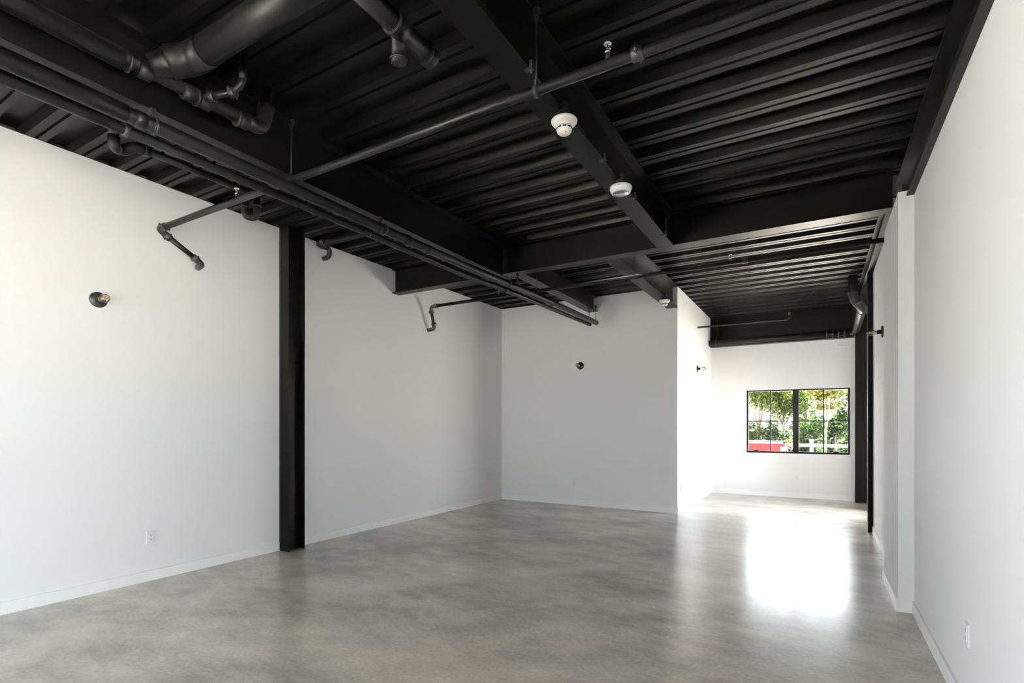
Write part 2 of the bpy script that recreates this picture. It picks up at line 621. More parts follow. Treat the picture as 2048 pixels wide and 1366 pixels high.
def glazed(name, axis, c, a0, a1, z0, z1, n):
    """simple storefront: black frame, verticals and panes"""
    def bx(bm, p, q, za, zb, t=0.03):
        if axis == 'y':
            box(bm, c - t, c + t, p, q, za, zb)
        else:
            box(bm, p, q, c - t, c + t, za, zb)

    def fr(bm):
        bx(bm, a0, a1, z0, z0 + 0.06)
        bx(bm, a0, a1, z1 - 0.06, z1)
        bx(bm, a0, a0 + 0.06, z0 + 0.06, z1 - 0.06)
        bx(bm, a1 - 0.06, a1, z0 + 0.06, z1 - 0.06)
    w = struct(name, 'frame', fr)
    st = (a1 - a0 - 0.12) / n
    for i in range(n):
        p = a0 + 0.06 + st * i
        if i:
            mk('mullion', 'frame', w, bx, p - 0.025, p + 0.025, z0 + 0.06, z1 - 0.06)
        mk('pane', 'glass', w, bx, p + (0.025 if i else 0), p + st - (0.025 if i < n - 1 else 0), z0 + 0.06, z1 - 0.06, 0.004)


glazed('window_2', 'y', 0.98, 9.75, 11.2, 0.0, 2.2, 2)
glazed('window_4', 'y', 0.80, -4.0, 0.2, 0.9, 2.5, 3)
glazed('window_added_rear', 'x', YR - 0.1, -5.5, -3.40, 0.1, 2.8, 2)  # unseen rear window, added and sized to light the back wall
glazed('window_added_left', 'y', XL - 0.1, -4.0, -0.3, 0.4, 3.2, 3)  # unseen left window, added as fill for the right wall


# ------------------------------------------------------------------ pipes
def coupling(parent, p, axis, r, L=0.055, bolts=True, name='coupling', m='cast'):
    """grooved coupling: a ring with two bolt lugs"""
    def fn(bm):
        a = V(axis).normalized()
        c = V(p)
        cyl(bm, c - a * L / 2, c + a * L / 2, r * 1.28, seg=20)
        if bolts:
            x, y, d = frame_of(a)
            for s in (-1, 1):
                q = c + x * s * r * 1.55
                cyl(bm, q - y * r * 0.55, q + y * r * 0.55, r * 0.34, seg=8)
                cyl(bm, q - y * r * 0.95, q + y * r * 0.95, r * 0.16, seg=6)
    return mk(name, m, parent, fn)


def sleeve(parent, p, axis, r, L, name='coupling'):
    a = V(axis).normalized()

    def fn(bm):
        cyl(bm, V(p) - a * L / 2, V(p) + a * L / 2, r * 1.12, seg=22)
    return mk(name, 'pipe', parent, fn)


def band(parent, p, axis, r, L=0.012):
    a = V(axis).normalized()
    return mk('band', 'cast', parent, cyl, V(p) - a * L / 2, V(p) + a * L / 2, r * 1.2, seg=22)


def rod(parent, x, y, z0, z1, clamp=True, ring=0.035, name='hanger_rod'):
    o = mk(name, 'cast', parent, cyl, (x, y, z0), (x, y, z1), 0.0055, seg=8)

    def cl(bm):
        box(bm, x - 0.018, x + 0.018, y - 0.014, y + 0.014, z1 - 0.045, z1 - 0.004)
        cyl(bm, (x, y, z1 - 0.075), (x, y, z1 - 0.045), 0.011, seg=6)
    if clamp:
        mk('clamp', 'cast', o, cl)
    if ring:
        def rg(bm):
            cyl(bm, (x - 0.012, y, z0 - ring), (x + 0.012, y, z0 - ring), ring, seg=20)
            cyl(bm, (x, y, z0 - 0.004), (x, y, z0 + 0.03), 0.010, seg=6)
        mk('ring', 'cast', o, rg)
    return o


def sprinkler(parent, x, y, z, up=0.12, dz=1, m='chrome'):
    """upright sprinkler head on a nipple above (dz=1) a pipe whose axis is at z"""
    h = mk('sprinkler_head', 'cast', parent, cyl, (x, y, z), (x, y, z + dz * (up - 0.065)), 0.014, seg=12)

    def fr(bm):
        zz = z + dz * (up - 0.065)
        cyl(bm, (x, y, zz), (x, y, zz + dz * 0.016), 0.015, seg=12)
        for s in (-1, 1):
            tube(bm, [(x + s * 0.012, y, zz + dz * 0.014), (x + s * 0.015, y, zz + dz * 0.032), (x, y, zz + dz * 0.052)], 0.0035, 0.01, 8, 4)
    mk('frame', m, h, fr)
    mk('bulb', 'redglass', h, cyl, (x, y, z + dz * (up - 0.049)), (x, y, z + dz * (up - 0.017)), 0.003, seg=8)

    def df(bm):
        zz = z + dz * (up - 0.013)
        lathe(bm, [(0, 0), (0.012, 0), (0.021, -dz * 0.004), (0.021, -dz * 0.002), (0.012, dz * 0.003), (0, dz * 0.003)], (x, y, zz), (0, 0, 1), 14)
    mk('deflector', m, h, df)


# --- main sprinkler line nearest the camera
Y1, Z1, R1 = 2.64, 3.43, 0.028
t = thing('sprinkler_pipe', 'black sprinkler pipe crossing the nearest bay, bent down at the left wall', 'pipe', (-5.47, Y1, Z1))
mk('pipe', 'pipe', t, cyl, (-5.43, Y1, Z1), (0.66, Y1, Z1), R1, seg=24)
coupling(t, (-5.43, Y1, Z1), (1, 0, 0), R1)
mk('elbow', 'cast', t, tube, [(-5.44, Y1, Z1), (-5.53, Y1, Z1), (-5.545, Y1 + 0.09, Z1 - 0.045)], R1 * 1.12, 0.06)
coupling(t, (-5.545, Y1 + 0.085, Z1 - 0.045), (0, 0.85, -0.45), R1)
mk('drop_pipe', 'pipe', t, cyl, (-5.545, Y1 + 0.08, Z1 - 0.04), (-5.545, 3.00, 3.235), R1 * 0.9, seg=20)
coupling(t, (-5.545, 2.99, 3.24), (0, 0.85, -0.45), R1)
mk('elbow', 'cast', t, tube, [(-5.545, 2.985, 3.242), (-5.545, 3.06, 3.195), (-5.655, 3.075, 3.185)], R1 * 1.12, 0.06)
sprinkler(t, -0.964, Y1, Z1, 0.125)
sprinkler(t, -4.26, Y1, Z1, 0.115)
coupling(t, (-0.80, Y1, Z1), (1, 0, 0), R1, L=0.06)
rod(t, -3.548, Y1, Z1 + 0.03, ZD - 0.015)
rod(t, -1.39, Y1, Z1 + 0.03, ZD - 0.015)

# --- line tucked behind the drain pipes next to the column
t = thing('sprinkler_pipe', 'short black pipe with an elbow just right of the left wall column', 'pipe', (-5.5, 4.62, 3.75))
mk('pipe', 'pipe', t, cyl, (-5.45, 4.50, 3.845), (-3.76, 4.50, 3.845), R1, seg=20)
coupling(t, (-5.43, 4.50, 3.845), (1, 0, 0), R1)
mk('elbow', 'cast', t, tube, [(-5.44, 4.50, 3.845), (-5.53, 4.50, 3.845), (-5.54, 4.62, 3.84)], R1 * 1.12, 0.05)
coupling(t, (-5.54, 4.60, 3.84), (0, 1, 0), R1)
mk('elbow', 'cast', t, tube, [(-5.54, 4.62, 3.84), (-5.54, 4.70, 3.84), (-5.54, 4.70, 3.735), (-5.655, 4.70, 3.725)], R1 * 1.08, 0.06)

# --- sprinkler line beyond the crossing beam
Y2, Z2 = 6.74, 3.475
t = thing('sprinkler_pipe', 'thin black sprinkler pipe just beyond the crossing beam, with a drop at the left wall', 'pipe', (-5.45, Y2, Z2))
mk('pipe', 'pipe', t, cyl, (-5.40, Y2, Z2), (0.665, Y2, Z2), 0.026, seg=20)
coupling(t, (-5.40, Y2, Z2), (1, 0, 0), 0.027)
mk('elbow', 'cast', t, tube, [(-5.41, Y2, Z2), (-5.50, Y2, Z2), (-5.515, Y2 + 0.02, Z2 - 0.09)], 0.031, 0.06)
coupling(t, (-5.515, Y2 + 0.02, Z2 - 0.085), (0, 0.12, -1), 0.028)
mk('drop_pipe', 'pipe', t, cyl, (-5.515, Y2 + 0.02, Z2 - 0.08), (-5.53, Y2 + 0.10, 3.20), 0.025, seg=18)
coupling(t, (-5.53, Y2 + 0.10, 3.205), (0, 0.25, -1), 0.028)
mk('elbow', 'cast', t, tube, [(-5.53, Y2 + 0.10, 3.21), (-5.53, Y2 + 0.115, 3.13), (-5.655, Y2 + 0.10, 3.115)], 0.030, 0.055)
sprinkler(t, -4.194, Y2, Z2, 0.13)
sprinkler(t, -0.916, Y2, Z2, 0.11)
coupling(t, (-0.755, Y2, Z2), (1, 0, 0), 0.027, L=0.06)
rod(t, -3.545, Y2, Z2 + 0.026, ZD - 0.015, ring=0.031)
rod(t, -2.085, Y2, Z2 + 0.026, ZD - 0.015, ring=0.031)

# --- sprinkler stub in the window bay
t = thing('sprinkler_pipe', 'thin black sprinkler pipe reaching out of the white corner wall before the header beam', 'pipe', (XB, 10.95, 3.49))
mk('pipe', 'pipe', t, tube, [(XB, 10.95, 3.49), (-0.49, 10.95, 3.49), (-0.47, 10.95, 3.56)], 0.019, 0.05)
coupling(t, (-0.535, 10.95, 3.49), (1, 0, 0), 0.02, L=0.04, bolts=False)
sprinkler(t, -0.47, 10.95, 3.50, 0.125, m='brass')

# --- two parallel drain pipes under the left beam
UX, UZ = -3.514, 3.355
up = [(UX, -4.55, UZ), (UX, 4.0, UZ), (-3.50, 5.3, UZ), (-3.435, 6.25, 3.35), (-3.40, 8.74, 3.34)]
t = thing('drain_pipe', 'thicker right-hand pipe of the two parallel black drain pipes under the beam', 'pipe', (UX, 0, UZ))
mk('pipe', 'pipe', t, tube, up, 0.044, 0.6, 26)
mk('sleeve', 'pipe', t, cyl, (UX, -4.5, UZ), (UX, 1.50, UZ), 0.052, seg=26)
for y in (1.57, 3.57, 3.92, 4.25):
    sleeve(t, (UX, y, UZ), (0, 1, 0), 0.044, 0.06)
for y in (1.65, 3.61, 3.95):
    band(t, (UX, y, UZ), (0, 1, 0), 0.046)
band(t, (-3.458, 5.80, 3.353), (0.06, 1, 0), 0.046)
band(t, (-3.423, 7.0, 3.347), (0.014, 1, 0), 0.046)
for x, y, zt in ((-3.555, 1.66, 3.47), (-3.55, 3.60, 3.47), (-3.448, 6.02, ZB - 0.012), (-3.40, 8.70, 3.63)):
    rod(t, x, y, 3.385, zt + 0.012, ring=0)

LX, LZ = -3.709, 3.355
lo = [(LX, -4.55, LZ), (LX, 3.9, 3.352), (-3.70, 5.2, 3.34), (-3.62, 6.15, 3.342), (-3.526, 8.76, 3.32)]
t = thing('drain_pipe', 'thinner left-hand pipe of the two parallel black drain pipes under the beam', 'pipe', (LX, 0, LZ))
mk('pipe', 'pipe', t, tube, lo, 0.032, 0.6, 24)
mk('sleeve', 'pipe', t, cyl, (LX, -4.5, LZ), (LX, 1.54, LZ), 0.037, seg=24)
band(t, (LX, 1.58, LZ), (0, 1, 0), 0.034, 0.03)
for x, y, z in ((LX, 3.57, 3.353), (-3.702, 5.05, 3.342), (-3.63, 6.0, 3.342)):
    sleeve(t, (x, y, z), (0.03, 1, 0), 0.032, 0.07)
    band(t, (x, y + 0.04, z), (0.03, 1, 0), 0.033)
for x, y, zt in ((LX, 3.50, 3.482), (-3.53, 8.72, 3.642)):
    rod(t, x, y, 3.375 if y < 5 else 3.345, zt, ring=0)

# --- small waste pipe and trap between the left wall and the drains
t = thing('waste_pipe', 'small black waste pipe with elbows hung close to the left wall deck', 'pipe', (-4.6, 2.4, 3.7))
mk('drop_pipe', 'pipe', t, cyl, (-4.62, 1.89, ZD - 0.002), (-4.62, 1.89, 3.70), 0.036, seg=20)
mk('elbow', 'pipe', t, tube, [(-4.62, 1.89, 3.72), (-4.62, 1.89, 3.635), (-4.64, 1.965, 3.645), (-4.60, 2.02, 3.695), (-4.60, 2.12, 3.70)], 0.041, 0.05)
band(t, (-4.63, 1.925, 3.642), (0, 1, 0.2), 0.039)
band(t, (-4.60, 2.09, 3.70), (0, 1, 0), 0.039)
mk('pipe', 'pipe', t, cyl, (-4.60, 2.06, 3.70), (-4.60, 3.02, 3.70), 0.030, seg=20)

t = thing('trap_pipe', 'black u-shaped trap hanging near the left wall close to the column', 'pipe', (-5.0, 3.2, 3.7))
mk('trap', 'pipe', t, tube, [(-5.02, 3.20, ZD - 0.002), (-5.02, 3.20, 3.64), (-4.95, 3.28, 3.64), (-4.95, 3.28, ZD - 0.002)], 0.036, 0.055)
band(t, (-5.02, 3.20, 3.735), (0, 0, 1), 0.037)
band(t, (-4.95, 3.28, 3.76), (0, 0, 1), 0.037)

# --- waste line on the right of the left beam
t = thing('waste_pipe', 'black waste pipe beside the left beam web, turning up at its end', 'pipe', (-3.42, 1.5, 3.6))
mk('pipe', 'pipe', t, tube, [(-3.42, -4.5, 3.56), (-3.42, 2.30, 3.63), (-3.40, 2.33, ZD - 0.002)], 0.043, 0.09, 24)
mk('sleeve', 'pipe', t, cyl, (-3.42, -4.45, 3.56), (-3.42, 1.44, 3.60), 0.052, seg=24)
for y in (1.55, 1.80, 1.90, 2.16):
    sleeve(t, (-3.42, y, 3.602 + (y - 1.5) * 0.02), (0, 1, 0.01), 0.043, 0.07)
for y in (1.47, 1.85, 2.12):
    band(t, (-3.42, y, 3.602 + (y - 1.5) * 0.02), (0, 1, 0.01), 0.045)
mk('elbow', 'pipe', t, tube, [(-3.42, 2.18, 3.628), (-3.42, 2.305, 3.63), (-3.40, 2.335, 3.80)], 0.049, 0.10, 24)

# --- large pipe across
t = thing('soil_pipe', 'large black pipe crossing overhead at the upper left', 'pipe', (-2.0, 1.73, 3.71))
mk('pipe', 'pipe', t, cyl, (-1.72, 1.73, 3.715), (-3.13, 1.73, 3.715), 0.082, seg=32)
mk('elbow', 'pipe', t, tube, [(-3.08, 1.73, 3.715), (-3.24, 1.73, 3.715), (-3.325, 1.64, 3.675)], 0.088, 0.10, 28)
mk('reducer', 'pipe', t, cyl, (-3.305, 1.661, 3.685), (-3.385, 1.577, 3.632), 0.086, 0.058, seg=28)

# --- small line hanging off it
t = thing('branch_pipe', 'small black pipe dropping behind the large overhead pipe into the waste line', 'pipe', (-3.1, 1.95, 3.7))
mk('pipe', 'pipe', t, tube, [(-3.10, 1.96, ZD - 0.002), (-3.10, 1.96, 3.66), (-3.16, 1.94, 3.61), (-3.36, 1.87, 3.60)], 0.020, 0.04, 16)
sleeve(t, (-3.10, 1.96, 3.715), (0, 0, 1), 0.021, 0.07, 'coupling')
coupling(t, (-3.17, 1.937, 3.608), (-1, -0.3, 0), 0.023, L=0.04)
coupling(t, (-3.31, 1.888, 3.601), (-1, -0.3, 0), 0.023, L=0.04)

# --- capped pipe left of the centre beam
t = thing('soil_pipe', 'black capped pipe with a stub branch left of the centre beam', 'pipe', (-1.98, 2.2, 3.7))
mk('pipe', 'pipe', t, cyl, (-1.98, 1.815, 3.70), (-1.98, 2.40, 3.70), 0.056, seg=28)
sleeve(t, (-1.98, 2.14, 3.70), (0, 1, 0), 0.056, 0.09)
band(t, (-1.98, 2.10, 3.70), (0, 1, 0), 0.057)
sleeve(t, (-1.98, 2.40, 3.70), (0, 1, 0), 0.056, 0.07, 'cap')
band(t, (-1.98, 2.375, 3.70), (0, 1, 0), 0.058, 0.008)
mk('branch', 'pipe', t, tube, [(-1.99, 2.16, 3.69), (-2.05, 2.22, 3.66), (-2.06, 2.235, 3.575)], 0.042, 0.05, 22)
band(t, (-2.059, 2.233, 3.60), (0, 0.1, -1), 0.041, 0.012)

# --- rainwater pipe by the window bay
t = thing('rainwater_pipe', 'dark round downpipe with two elbows under the deck by the storefront column', 'pipe', (0.48, 10.0, 3.6))
mk('pipe', 'pipe', t, tube, [(0.472, 10.0, ZD - 0.002), (0.472, 10.0, 3.56), (0.60, 10.05, 3.40), (0.615, 11.98, 3.345), (0.56, 12.14, 3.345)], 0.066, 0.11, 26)
for p, a in (((0.472, 10.0, 3.64), (0, 0, 1)), ((0.535, 10.02, 3.48), (0.6, 0.2, -0.8)), ((0.603, 10.22, 3.395), (0, 1, -0.03))):
    band(t, p, a, 0.062, 0.014)
t = thing('header_pipe', 'black horizontal pipe hung along the foot of the far header beam', 'pipe', (XB, 12.2, 3.34))
mk('pipe', 'pipe', t, cyl, (XB, 12.20, 3.335), (0.50, 12.20, 3.345), 0.062, seg=26)
for x in (-1.96, 0.14, 0.24, 0.34, 0.44):
    band(t, (x, 12.20, 3.34), (1, 0, 0), 0.060, 0.03)
rod(t, -1.93, 12.20, 3.39, ZD - 0.01, ring=0)


# ------------------------------------------------------------------ detectors on the centre beam
def mount(parent, x, y, zt, zb):
    m = mk('mounting_box', 'cast', parent, cyl, (x, y, zb), (x, y, zt - 0.001), 0.042, seg=10, smooth=False)

    def cl(bm):
        box(bm, x - 0.01, x + 0.03, y - 0.03, y + 0.01, zt - 0.012, zt + 0.05)
        cyl(bm, (x + 0.02, y + 0.02, zt - 0.01), (x + 0.02, y + 0.02, zt + 0.055), 0.006, seg=6)
    mk('clip', 'cast', m, cl)
    return m


def smoke(label, x, y, zt, s=1.0):
    t = thing('smoke_detector', label, 'detector', (x, y, zt - 0.12))
    zb = zt - 0.055
    mount(t, x, y, zt, zb)
    z = zb
    mk('base_ring', 'plastic', t, lathe, [(0, 0), (0.080 * s, 0), (0.085 * s, -0.006), (0.084 * s, -0.014), (0.068 * s, -0.032), (0.056 * s, -0.046), (0, -0.046)], (x, y, z), seg=36)
    mk('body', 'plastic', t, lathe, [(0, -0.040), (0.052 * s, -0.046), (0.050 * s, -0.064), (0.046 * s, -0.078), (0.036 * s, -0.088), (0, -0.090)], (x, y, z), seg=32)
    for i in range(10):
        a = 2 * math.pi * (i + 0.25) / 10

        def sl(bm, a=a):
            n = 4
            A, B = [], []
            for j in range(n + 1):
                q = a + (j / n - 0.5) * 0.46
                for lst, zz, rr in ((A, -0.056, 0.0525), (B, -0.066, 0.0515)):
                    lst.append(bm.verts.new((x + math.cos(q) * rr * s, y + math.sin(q) * rr * s, z + zz)))
            for j in range(n):
                bm.faces.new((A[j], A[j + 1], B[j + 1], B[j]))
        mk('vent_slot', 'slot', t, sl)
    mk('led', 'redglass', t, cyl, (x + 0.02, y - 0.02, z - 0.087), (x + 0.02, y - 0.02, z - 0.0905), 0.003, seg=8)
    return t


smoke('cream smoke detector with a flared dish on the centre beam, nearest the camera', -1.42, 3.085, ZB)
smoke('small cream smoke detector under the far end of the centre beam', -2.10, 8.33, ZB, 1.0)

x, y, zt = -1.415, 4.19, ZB
t = thing('strobe_alarm', 'white drum-shaped ceiling alarm on the centre beam, below the flared detector', 'detector', (x, y, zt - 0.12))
mount(t, x, y, zt, zt - 0.05)
mk('body', 'wplastic', t, lathe, [(0, 0), (0.082, 0), (0.090, -0.006), (0.091, -0.020), (0.078, -0.052), (0.070, -0.055), (0, -0.055)], (x, y, zt - 0.05), seg=40)
mk('lens', 'chrome', t, lathe, [(0, -0.054), (0.066, -0.056), (0.060, -0.062), (0, -0.064)], (x, y, zt - 0.05), seg=30)
mk('slot', 'slot', t, box, x - 0.02, x + 0.02, y - 0.0905, y - 0.088, zt - 0.072, zt - 0.069)

# cable clipped along the centre beam flange
t = thing('beam_cable', 'thin black cable clipped along the lower flange of the centre beam', 'cable', (-1.43, 2.6, ZB))
pts = [(-1.425, 2.55, ZB + 0.02)]
random.seed(3)
for i in range(1, 26):
    pts.append((-1.425 + random.uniform(-0.01, 0.006), 2.55 + i * 0.123, ZB + 0.019 + random.uniform(0, 0.012)))
mk('cable', 'cast', t, tube, pts, 0.0045, 0.03, 8, 3)
for yy in (2.61, 3.79, 4.56, 5.62):
    def cl(bm, yy=yy):
        box(bm, -1.445, -1.395, yy - 0.015, yy + 0.015, ZB - 0.012, ZB - 0.001)
        box(bm, -1.412, -1.395, yy - 0.015, yy + 0.015, ZB - 0.001, ZB + 0.035)
        cyl(bm, (-1.405, yy, ZB - 0.012), (-1.405, yy, ZB - 0.035), 0.006, seg=6)
    mk('clip', 'cast', t, cl)


# ------------------------------------------------------------------ wall lamps
def wall_lamp(label, p, n):
    p, n = V(p), V(n)
    t = thing('wall_lamp', label, 'lamp', p, 'bare bulb wall lamps')
    mk('backplate', 'dplastic', t, lathe, [(0, 0), (0.070, 0), (0.070, 0.012), (0.064, 0.018), (0, 0.018)], p, n, 32)
    s = mk('socket', 'dplastic', t, lathe, [(0, 0.016), (0.024, 0.016), (0.026, 0.055), (0.022, 0.060), (0, 0.060)], p, n, 20)
    mk('collar', 'chrome', s, lathe, [(0, 0.058), (0.017, 0.058), (0.017, 0.074), (0, 0.074)], p, n, 18)
    b = mk('bulb', 'bulb', t, lathe, [(0.016, 0.070), (0.020, 0.082), (0.034, 0.105), (0.040, 0.125), (0.036, 0.147), (0.022, 0.162), (0, 0.167)], p, n, 26)

    def fi(bm):
        x, y, d = frame_of(n)
        for k in range(6):
            a = 2 * math.pi * k / 6
            r = x * math.cos(a) + y * math.sin(a)
            cyl(bm, p + d * 0.08 + r * 0.008, p + d * 0.145 + r * 0.011, 0.0016, seg=6)
        cyl(bm, p + d * 0.072, p + d * 0.10, 0.005, seg=8)
    mk('filament', 'filament', b, fi)


wall_lamp('bare bulb wall lamp on a black disc on the left wall', (XL, 2.19, 2.662), (1, 0, 0))
wall_lamp('bare bulb wall lamp on a black disc on the back wall', (-3.897, YB, 2.648), (0, -1, 0))
wall_lamp('bare bulb wall lamp on the bright side wall near the window', (XB, 10.88, 2.648), (1, 0, 0))
wall_lamp('bare bulb wall lamp jutting out beyond the right pilaster', (XR, 7.66, 2.645), (-1, 0, 0))


# ------------------------------------------------------------------ outlets
def outlet(label, p, n, w=0.075, h=0.12, decora=False):
    p, n = V(p), V(n)
    side = V((-n.y, n.x, 0))
    t = thing('wall_outlet', label, 'outlet', p - V((0, 0, h / 2)), 'white wall outlets')

    def slab(bm, a0, a1, z0, z1, d0, d1):
        c = [p + side * a + n * d + V((0, 0, z)) for a in (a0, a1) for d in (d0, d1) for z in (z0, z1)]
        xs, ys, zs = [q.x for q in c], [q.y for q in c], [q.z for q in c]
        box(bm, min(xs), max(xs), min(ys), max(ys), min(zs), max(zs))

    def plate(bm):
        slab(bm, -w / 2, w / 2, -h / 2, h / 2, 0, 0.005)
        slab(bm, -w / 2 + 0.004, w / 2 - 0.004, -h / 2 + 0.004, h / 2 - 0.004, 0.005, 0.008)
    mk('plate', 'wplastic', t, plate)
    if decora:
        mk('insert', 'trim', t, slab, -0.017, 0.017, -0.034, 0.034, 0.008, 0.010)
    for s in (-1, 1):
        r = mk('receptacle', 'wplastic', t, slab, -0.016, 0.016, s * 0.020 - 0.013, s * 0.020 + 0.013, 0.008, 0.011)

        def holes(bm):
            slab(bm, -0.008, -0.0055, s * 0.020 - 0.001, s * 0.020 + 0.008, 0.011, 0.0115)
            slab(bm, 0.0055, 0.008, s * 0.020 - 0.001, s * 0.020 + 0.008, 0.011, 0.0115)
            slab(bm, -0.003, 0.003, s * 0.020 - 0.010, s * 0.020 - 0.005, 0.011, 0.0115)
        mk('slots', 'slot', r, holes)


outlet('white double outlet low on the left wall, nearer than the column', (XL, 2.622, 0.425), (1, 0, 0))
outlet('white outlet low on the back wall below its lamp', (-4.02, YB, 0.425), (0, -1, 0))
outlet('white outlet low on the bright side wall by the projecting corner', (XB, 9.474, 0.43), (1, 0, 0))
outlet('white outlet on the nearest right wall at the lower right', (XR, 3.52, 0.44), (-1, 0, 0), decora=True)
outlet('white outlet on the far wall below the window', (-0.404, YF, 0.43), (0, -1, 0))

t = thing('access_panel', 'white rectangular panel high on the far wall, right of the header pipe end', 'panel', (0.43, YF, 3.1))
mk('frame', 'trim', t, multi, (0.30, 0.56, YF - 0.012, YF, 3.10, 3.115), (0.30, 0.56, YF - 0.012, YF, 3.225, 3.24),
   (0.30, 0.315, YF - 0.012, YF, 3.115, 3.225), (0.545, 0.56, YF - 0.012, YF, 3.115, 3.225))
mk('door', 'wplastic', t, box, 0.315, 0.545, YF - 0.009, YF, 3.115, 3.225)

# ------------------------------------------------------------------ outside
struct('ground', 'ground', box, -60, 60, -40, 80, GZ - 0.3, GZ)
struct('wall_foundation', 'ext', box, XL - 0.2, 1.08, YR - 0.2, YF + 0.2, GZ, -0.2)


# unseen awning, added to keep direct sun off the floor
t = thing('added_awning', 'unseen flat awning added over the far window to block sun', 'awning', (-0.41, 12.7, 2.5))
mk('canopy', 'ext', t, box, WX0 - 0.25, WX1 + 0.25, YF + 0.2, YF + 1.35, 2.52, 2.58)
for xx in (WX0 - 0.1, WX1 + 0.1):
    mk('bracket', 'frame', t, cyl, (xx, YF + 0.2, 3.3), (xx, YF + 1.25, 2.58), 0.015, seg=8)


# red pickup, tail end at the right
def truck(tx, ty):
    t = thing('pickup_truck', 'red pickup truck parked outside the window, tail to the right', 'truck', (tx - 2.5, ty + 0.9, GZ))
    W = 1.8
    z = GZ
    y0, y1 = ty, ty + W

    def bed(bm):
        pr = [(tx, z + 0.55), (tx, z + 1.28), (tx - 0.04, z + 1.33), (tx - 2.0, z + 1.33), (tx - 2.0, z + 0.55), (tx - 1.55, z + 0.55)]
        for k in range(9):
            a = math.pi * k / 8
            pr.append((tx - 1.12 - math.cos(a) * 0.42, z + 0.55 + math.sin(a) * 0.36))
        pr.append((tx - 0.7, z + 0.55))
        prism(bm, pr, 'y', y0, y0 + 0.08)
        prism(bm, pr, 'y', y1 - 0.08, y1)
        box(bm, tx - 2.0, tx - 0.05, y0 + 0.08, y1 - 0.08, z + 0.72, z + 0.78)
        box(bm, tx - 2.0, tx - 1.95, y0 + 0.08, y1 - 0.08, z + 0.78, z + 1.33)
    mk('bed', 'red', t, bed)
    g = mk('tailgate', 'red', t, box, tx - 0.05, tx - 0.005, y0 + 0.09, y1 - 0.09, z + 0.60, z + 1.30)
    mk('handle', 'dplastic', g, box, tx - 0.006, tx + 0.012, ty + W / 2 - 0.1, ty + W / 2 + 0.1, z + 1.12, z + 1.18)
    mk('bed_rail', 'ext', t, box, tx - 1.95, tx - 0.06, y0 - 0.012, y0 + 0.09, z + 1.33, z + 1.365)
    mk('bed_rail', 'ext', t, box, tx - 1.95, tx - 0.06, y1 - 0.09, y1 + 0.012, z + 1.33, z + 1.365)
    for a, b in ((y0 - 0.006, y0 + 0.085), (y1 - 0.085, y1 + 0.006)):
        mk('tail_light', 'tail', t, box, tx - 0.12, tx + 0.012, a, b, z + 0.85, z + 1.24)
    mk('body_line', 'red', t, box, tx - 1.98, tx - 0.13, y0 - 0.010, y0, z + 1.16, z + 1.20)

    def cab(bm):
        prism(bm, [(tx - 2.02, z + 0.5), (tx - 2.02, z + 1.36), (tx - 2.15, z + 1.85), (tx - 3.45, z + 1.85), (tx - 3.95, z + 1.35),
                   (tx - 5.25, z + 1.22), (tx - 5.35, z + 0.5)], 'y', y0, y1)
    c = mk('cab', 'red', t, cab)
    for yy, s in ((y0, -1), (y1, 1)):
        mk('side_window', 'cglass', c, prism, [(tx - 2.2, z + 1.38), (tx - 2.27, z + 1.78), (tx - 3.4, z + 1.78), (tx - 3.8, z + 1.38)], 'y', yy + s * 0.004, yy - s * 0.01)
    for wx in (tx - 1.12, tx - 4.5):
        for yy in (y0 + 0.02, y1 - 0.24):
            w = mk('wheel', 'tyre', t, cyl, (wx, yy, z + 0.37), (wx, yy + 0.22, z + 0.37), 0.37, seg=24)
            mk('rim', 'chrome', w, cyl, (wx, yy - 0.004, z + 0.37), (wx, yy + 0.01, z + 0.37), 0.21, seg=18)
    mk('bumper', 'chrome', t, box, tx + 0.014, tx + 0.14, y0 + 0.02, y1 - 0.02, z + 0.45, z + 0.62)


truck(-0.86, 17.35)

# post-and-rail fence
fy = 19.5
t = thing('rail_fence', 'weathered post and rail fence behind the red truck', 'fence', (0, fy, GZ))
xs = [-7.4 + 2.4 * i for i in range(8)]
for xx in xs:
    p = mk('post', 'fence', t, box, xx - 0.055, xx + 0.055, fy - 0.055, fy + 0.055, GZ, 1.02)
    mk('post_cap', 'fence', p, box, xx - 0.075, xx + 0.075, fy - 0.075, fy + 0.075, 1.02, 1.06)
for a, b in zip(xs, xs[1:]):
    for zc in (0.87, 0.45, 0.05):
        mk('rail', 'fence', t, box, a + 0.055, b - 0.055, fy - 0.02, fy + 0.02, zc - 0.05, zc + 0.05)

# houses
def house(label, x0, x1, y0, y1, zw, zr, wins):
    t = thing('house', label, 'house', ((x0 + x1) / 2, y0, GZ))
    mk('wall', 'siding', t, box, x0, x1, y0, y1, GZ, zw)
    ym = (y0 + y1) / 2
    r = mk('roof', 'shingle', t, prism, [(y0 - 0.3, zw), (ym, zr), (y1 + 0.3, zw)], 'x', x0 - 0.3, x1 + 0.3)
    mk('eave_board', 'siding', r, box, x0 - 0.3, x1 + 0.3, y0 - 0.34, y0 - 0.30, zw - 0.14, zw + 0.02)
    for a, b, za, zb in wins:
        w = mk('window', 'siding', t, box, a - 0.08, b + 0.08, y0 - 0.05, y0, za - 0.08, zb + 0.08)
        mk('pane', 'cglass', w, box, a, b, y0 - 0.06, y0 - 0.05, za, zb)


house('pale house half hidden by the trees at the left of the window view', -7.5, -2.2, 31, 37, 2.6, 4.3,
      [(-4.6, -3.9, 1.5, 2.25), (-3.05, -2.6, 1.6, 2.2), (-6.6, -5.9, 1.5, 2.25)])
house('pale house glimpsed between the trees at the middle of the window view', -1.2, 2.2, 34, 39, 2.7, 4.0,
      [(-0.4, 0.3, 1.1, 2.0), (1.0, 1.6, 1.1, 2.0)])


